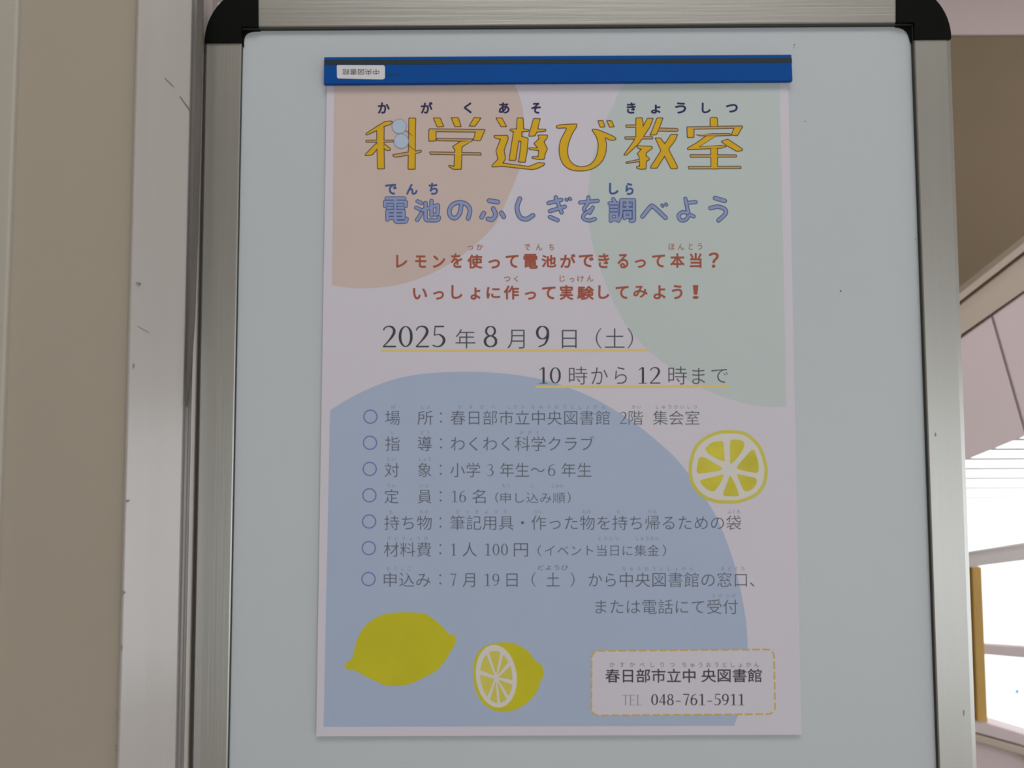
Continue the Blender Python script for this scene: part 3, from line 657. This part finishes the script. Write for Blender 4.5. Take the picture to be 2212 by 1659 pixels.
mb = MB(); prc(mb, Sl(so), 2); mb.build('lemon_slice_rind', I['lemonlight'], poster)
ci = Vector((892, 858)); si = [tuple(ci + (Vector(p) - ci) * (1 - 58 / (Vector(p) - ci).length)) for p in so]
mb = MB(); prc(mb, Sl(si), 3); mb.build('lemon_slice_pith', I['pith'], poster)
segs = [[(490,545),(620,435),(810,415),(822,520),(835,775),(700,720),(560,640)], [(925,400),(1010,385),(1150,412),(1178,470),(1135,590),(1010,750),(925,820)], [(1290,565),(1340,565),(1400,740),(1420,880),(1395,965),(1200,935),(1020,880),(1130,745)],
        [(395,685),(480,690),(620,770),(812,885),(740,925),(560,955),(375,975),(350,930)], [(405,1085),(590,1040),(820,980),(815,1030),(740,1170),(650,1285),(540,1250),(430,1150)], [(925,985),(1000,1120),(1085,1340),(1060,1362),(825,1355),(800,1320),(860,1170)],
        [(1035,975),(1200,1010),(1378,1050),(1385,1130),(1320,1235),(1210,1285),(1150,1255),(1085,1100)]]
mb = MB()
for s_ in segs: prc(mb, soften(soften(Sl(s_), 3.0), 1.0), 4)
mb.build('lemon_slice_segments', I['lemonmid'], poster)

# --- turn the typeset text into ink
INK = {'title_reading': 'navy', 'subtitle_reading': 'subruby', 'subtitle_kanji_outline': 'subline', 'subtitle_kanji': 'sub', 'red_lettering': 'red', 'red_reading': 'redlight',
       'date_lettering': 'datethin', 'detail_lettering': 'body', 'small_reading': 'bodyfaint', 'contact_lettering': 'boxdark', 'contact_reading': 'tel', 'sticker_text': 'sticker'}
_cache = {}
def textmesh(keys):
    made = []
    for text, wt in keys:
        cu = bpy.data.curves.new('tmp', 'FONT'); cu.body = text; cu.size = 1; cu.offset = wt; cu.resolution_u = 3
        o = bpy.data.objects.new('tmp', cu); C.objects.link(o); made.append((text, wt, o, cu))
    bpy.context.view_layer.update(); dg = bpy.context.evaluated_depsgraph_get()
    for text, wt, o, cu in made:
        e = o.evaluated_get(dg); me = e.to_mesh()
        _cache[(text, wt)] = ([(v.co.x, v.co.y) for v in me.vertices], [tuple(p.vertices) for p in me.polygons]); e.to_mesh_clear()
    for text, wt, o, cu in made: bpy.data.objects.remove(o); bpy.data.curves.remove(cu)
textmesh(sorted({(j[1], w) for j in jobs for w in ((0.0,) if j[6] >= 0 else (0.0, j[6], j[6] / 2))} | {('中央図書館', 0.0)} | {(c_, 0.0) for j in jobs if j[7] == 'spread' for c_ in j[1]}))
def marea(m_):
    return sum(abs(sum(m_[0][f[i]][0] * m_[0][f[(i + 1) % len(f)]][1] - m_[0][f[(i + 1) % len(f)]][0] * m_[0][f[i]][1] for i in range(len(f)))) / 2 for f in m_[1])
def good_mesh(text, wt):
    """thinned glyphs where the offset outline fills cleanly, else the plain ones"""
    base = _cache[(text, 0.0)]
    if wt >= 0 or '導' in text: return base
    a0 = marea(base)
    for w in (wt, wt / 2):
        a1 = marea(_cache[(text, w)]); t = a0 * (1 + w * 2 / .075)
        if abs(a1 - t) < .1 * a0: return _cache[(text, w)]
    return base
for part, text, x0, x1, y0, y1, wt, mode, layer in jobs:
    if mode == 'spread':                               # each sign centred in its own cell
        mb = MB(); em = (y1 - y0) / .92; n_ = len(text)
        for i_, c_ in enumerate(text):
            vs, fs = _cache[(c_, 0.0)]; cc = x0 + (i_ + .5) * (x1 - x0) / n_
            mb.add([PP(cc + (x - .5) * em, y1 - (y + .08) * em, layer) for x, y in vs], fs)
        mb.build(part, I[INK[part]], poster); continue
    r = max(0.0, wt)                                   # extra half stroke width, in pixels of the photograph
    vs, fs = good_mesh(text, wt)
    if not vs: continue
    xs = [v[0] for v in vs]; ys = [v[1] for v in vs]; ax, bx_ = min(xs), max(xs)
    lo, hi = (min(ys), max(ys)) if mode == 'ink' else (-.08, .84)
    x0 += r; x1 -= r
    if mode == 'ink': y0 += r; y1 -= r
    mb = MB()
    dirs = [(0, 0)] + ([(r * math.cos(a), r * math.sin(a)) for a in [k * math.pi / 4 for k in range(8)]] if r else [])
    for kk, (dx, dy) in enumerate(dirs):
        mb.add([PP(dx + x0 + (x - ax) / (bx_ - ax) * (x1 - x0), dy + y1 - (y - lo) / (hi - lo) * (y1 - y0), layer + kk * .04) for x, y in vs], fs)
    mb.build(part, I[INK[part]], poster)

# ------------------------------------------------------------------ blue magnetic bar
BY = -.0046
bar = empty('magnetic_bar', U(1205, 150, -.004)); tag(bar, 'blue magnetic bar with a black line holding the top of the poster', 'magnetic bar')
q = [U(700, 123, BY), U(1710, 117.5, BY), U(1712.5, 174.5, BY), U(699, 181, BY)]
MB().slab(q, (0, .0030, 0)).build('bar', M['blue'], bar, bevel=.0004)
MB().slab([U(700, 129.8, BY - .00012), U(1710.5, 125.3, BY - .00012), U(1711, 135.3, BY - .00012), U(700, 139.8, BY - .00012)], (0, .0003, 0)).build('black_line', M['groove'], bar)
mb = MB()
for x0, y0, w, h in [(838, 159, 3, 5), (843, 158.5, 4, 1.4), (843, 162.5, 4, 1.4), (849, 158.5, 1.6, 5.5), (852, 160, 3.5, 1.5), (857, 158.5, 1.5, 5.5), (860.5, 157.5, 1.6, 6)]:
    mb.slab([U(x0, y0, BY - .00006), U(x0 + w, y0, BY - .00006), U(x0 + w, y0 + h, BY - .00006), U(x0, y0 + h, BY - .00006)], (0, .0002, 0))
mb.build('worn_print', M['groove'], bar)
stq = [(729, 140.5), (829, 141), (831.5, 144), (831.5, 167), (830, 170), (826, 171.5), (731, 169.5), (728, 167), (727.5, 143)]
MB().slab([U(x, y, BY - .0002) for x, y in stq], (0, .00025, 0)).build('name_sticker', M['sticker'], bar)
vs, fs = _cache[('中央図書館', 0.0)]
xs = [v[0] for v in vs]; ax, bx_ = min(xs), max(xs)
MB().add([U(819 - (x - ax) / (bx_ - ax) * 79, 149 + (y + .08) / .92 * 12.8, BY - .00026) for x, y in vs], fs).build('sticker_text', I['sticker'], bar)
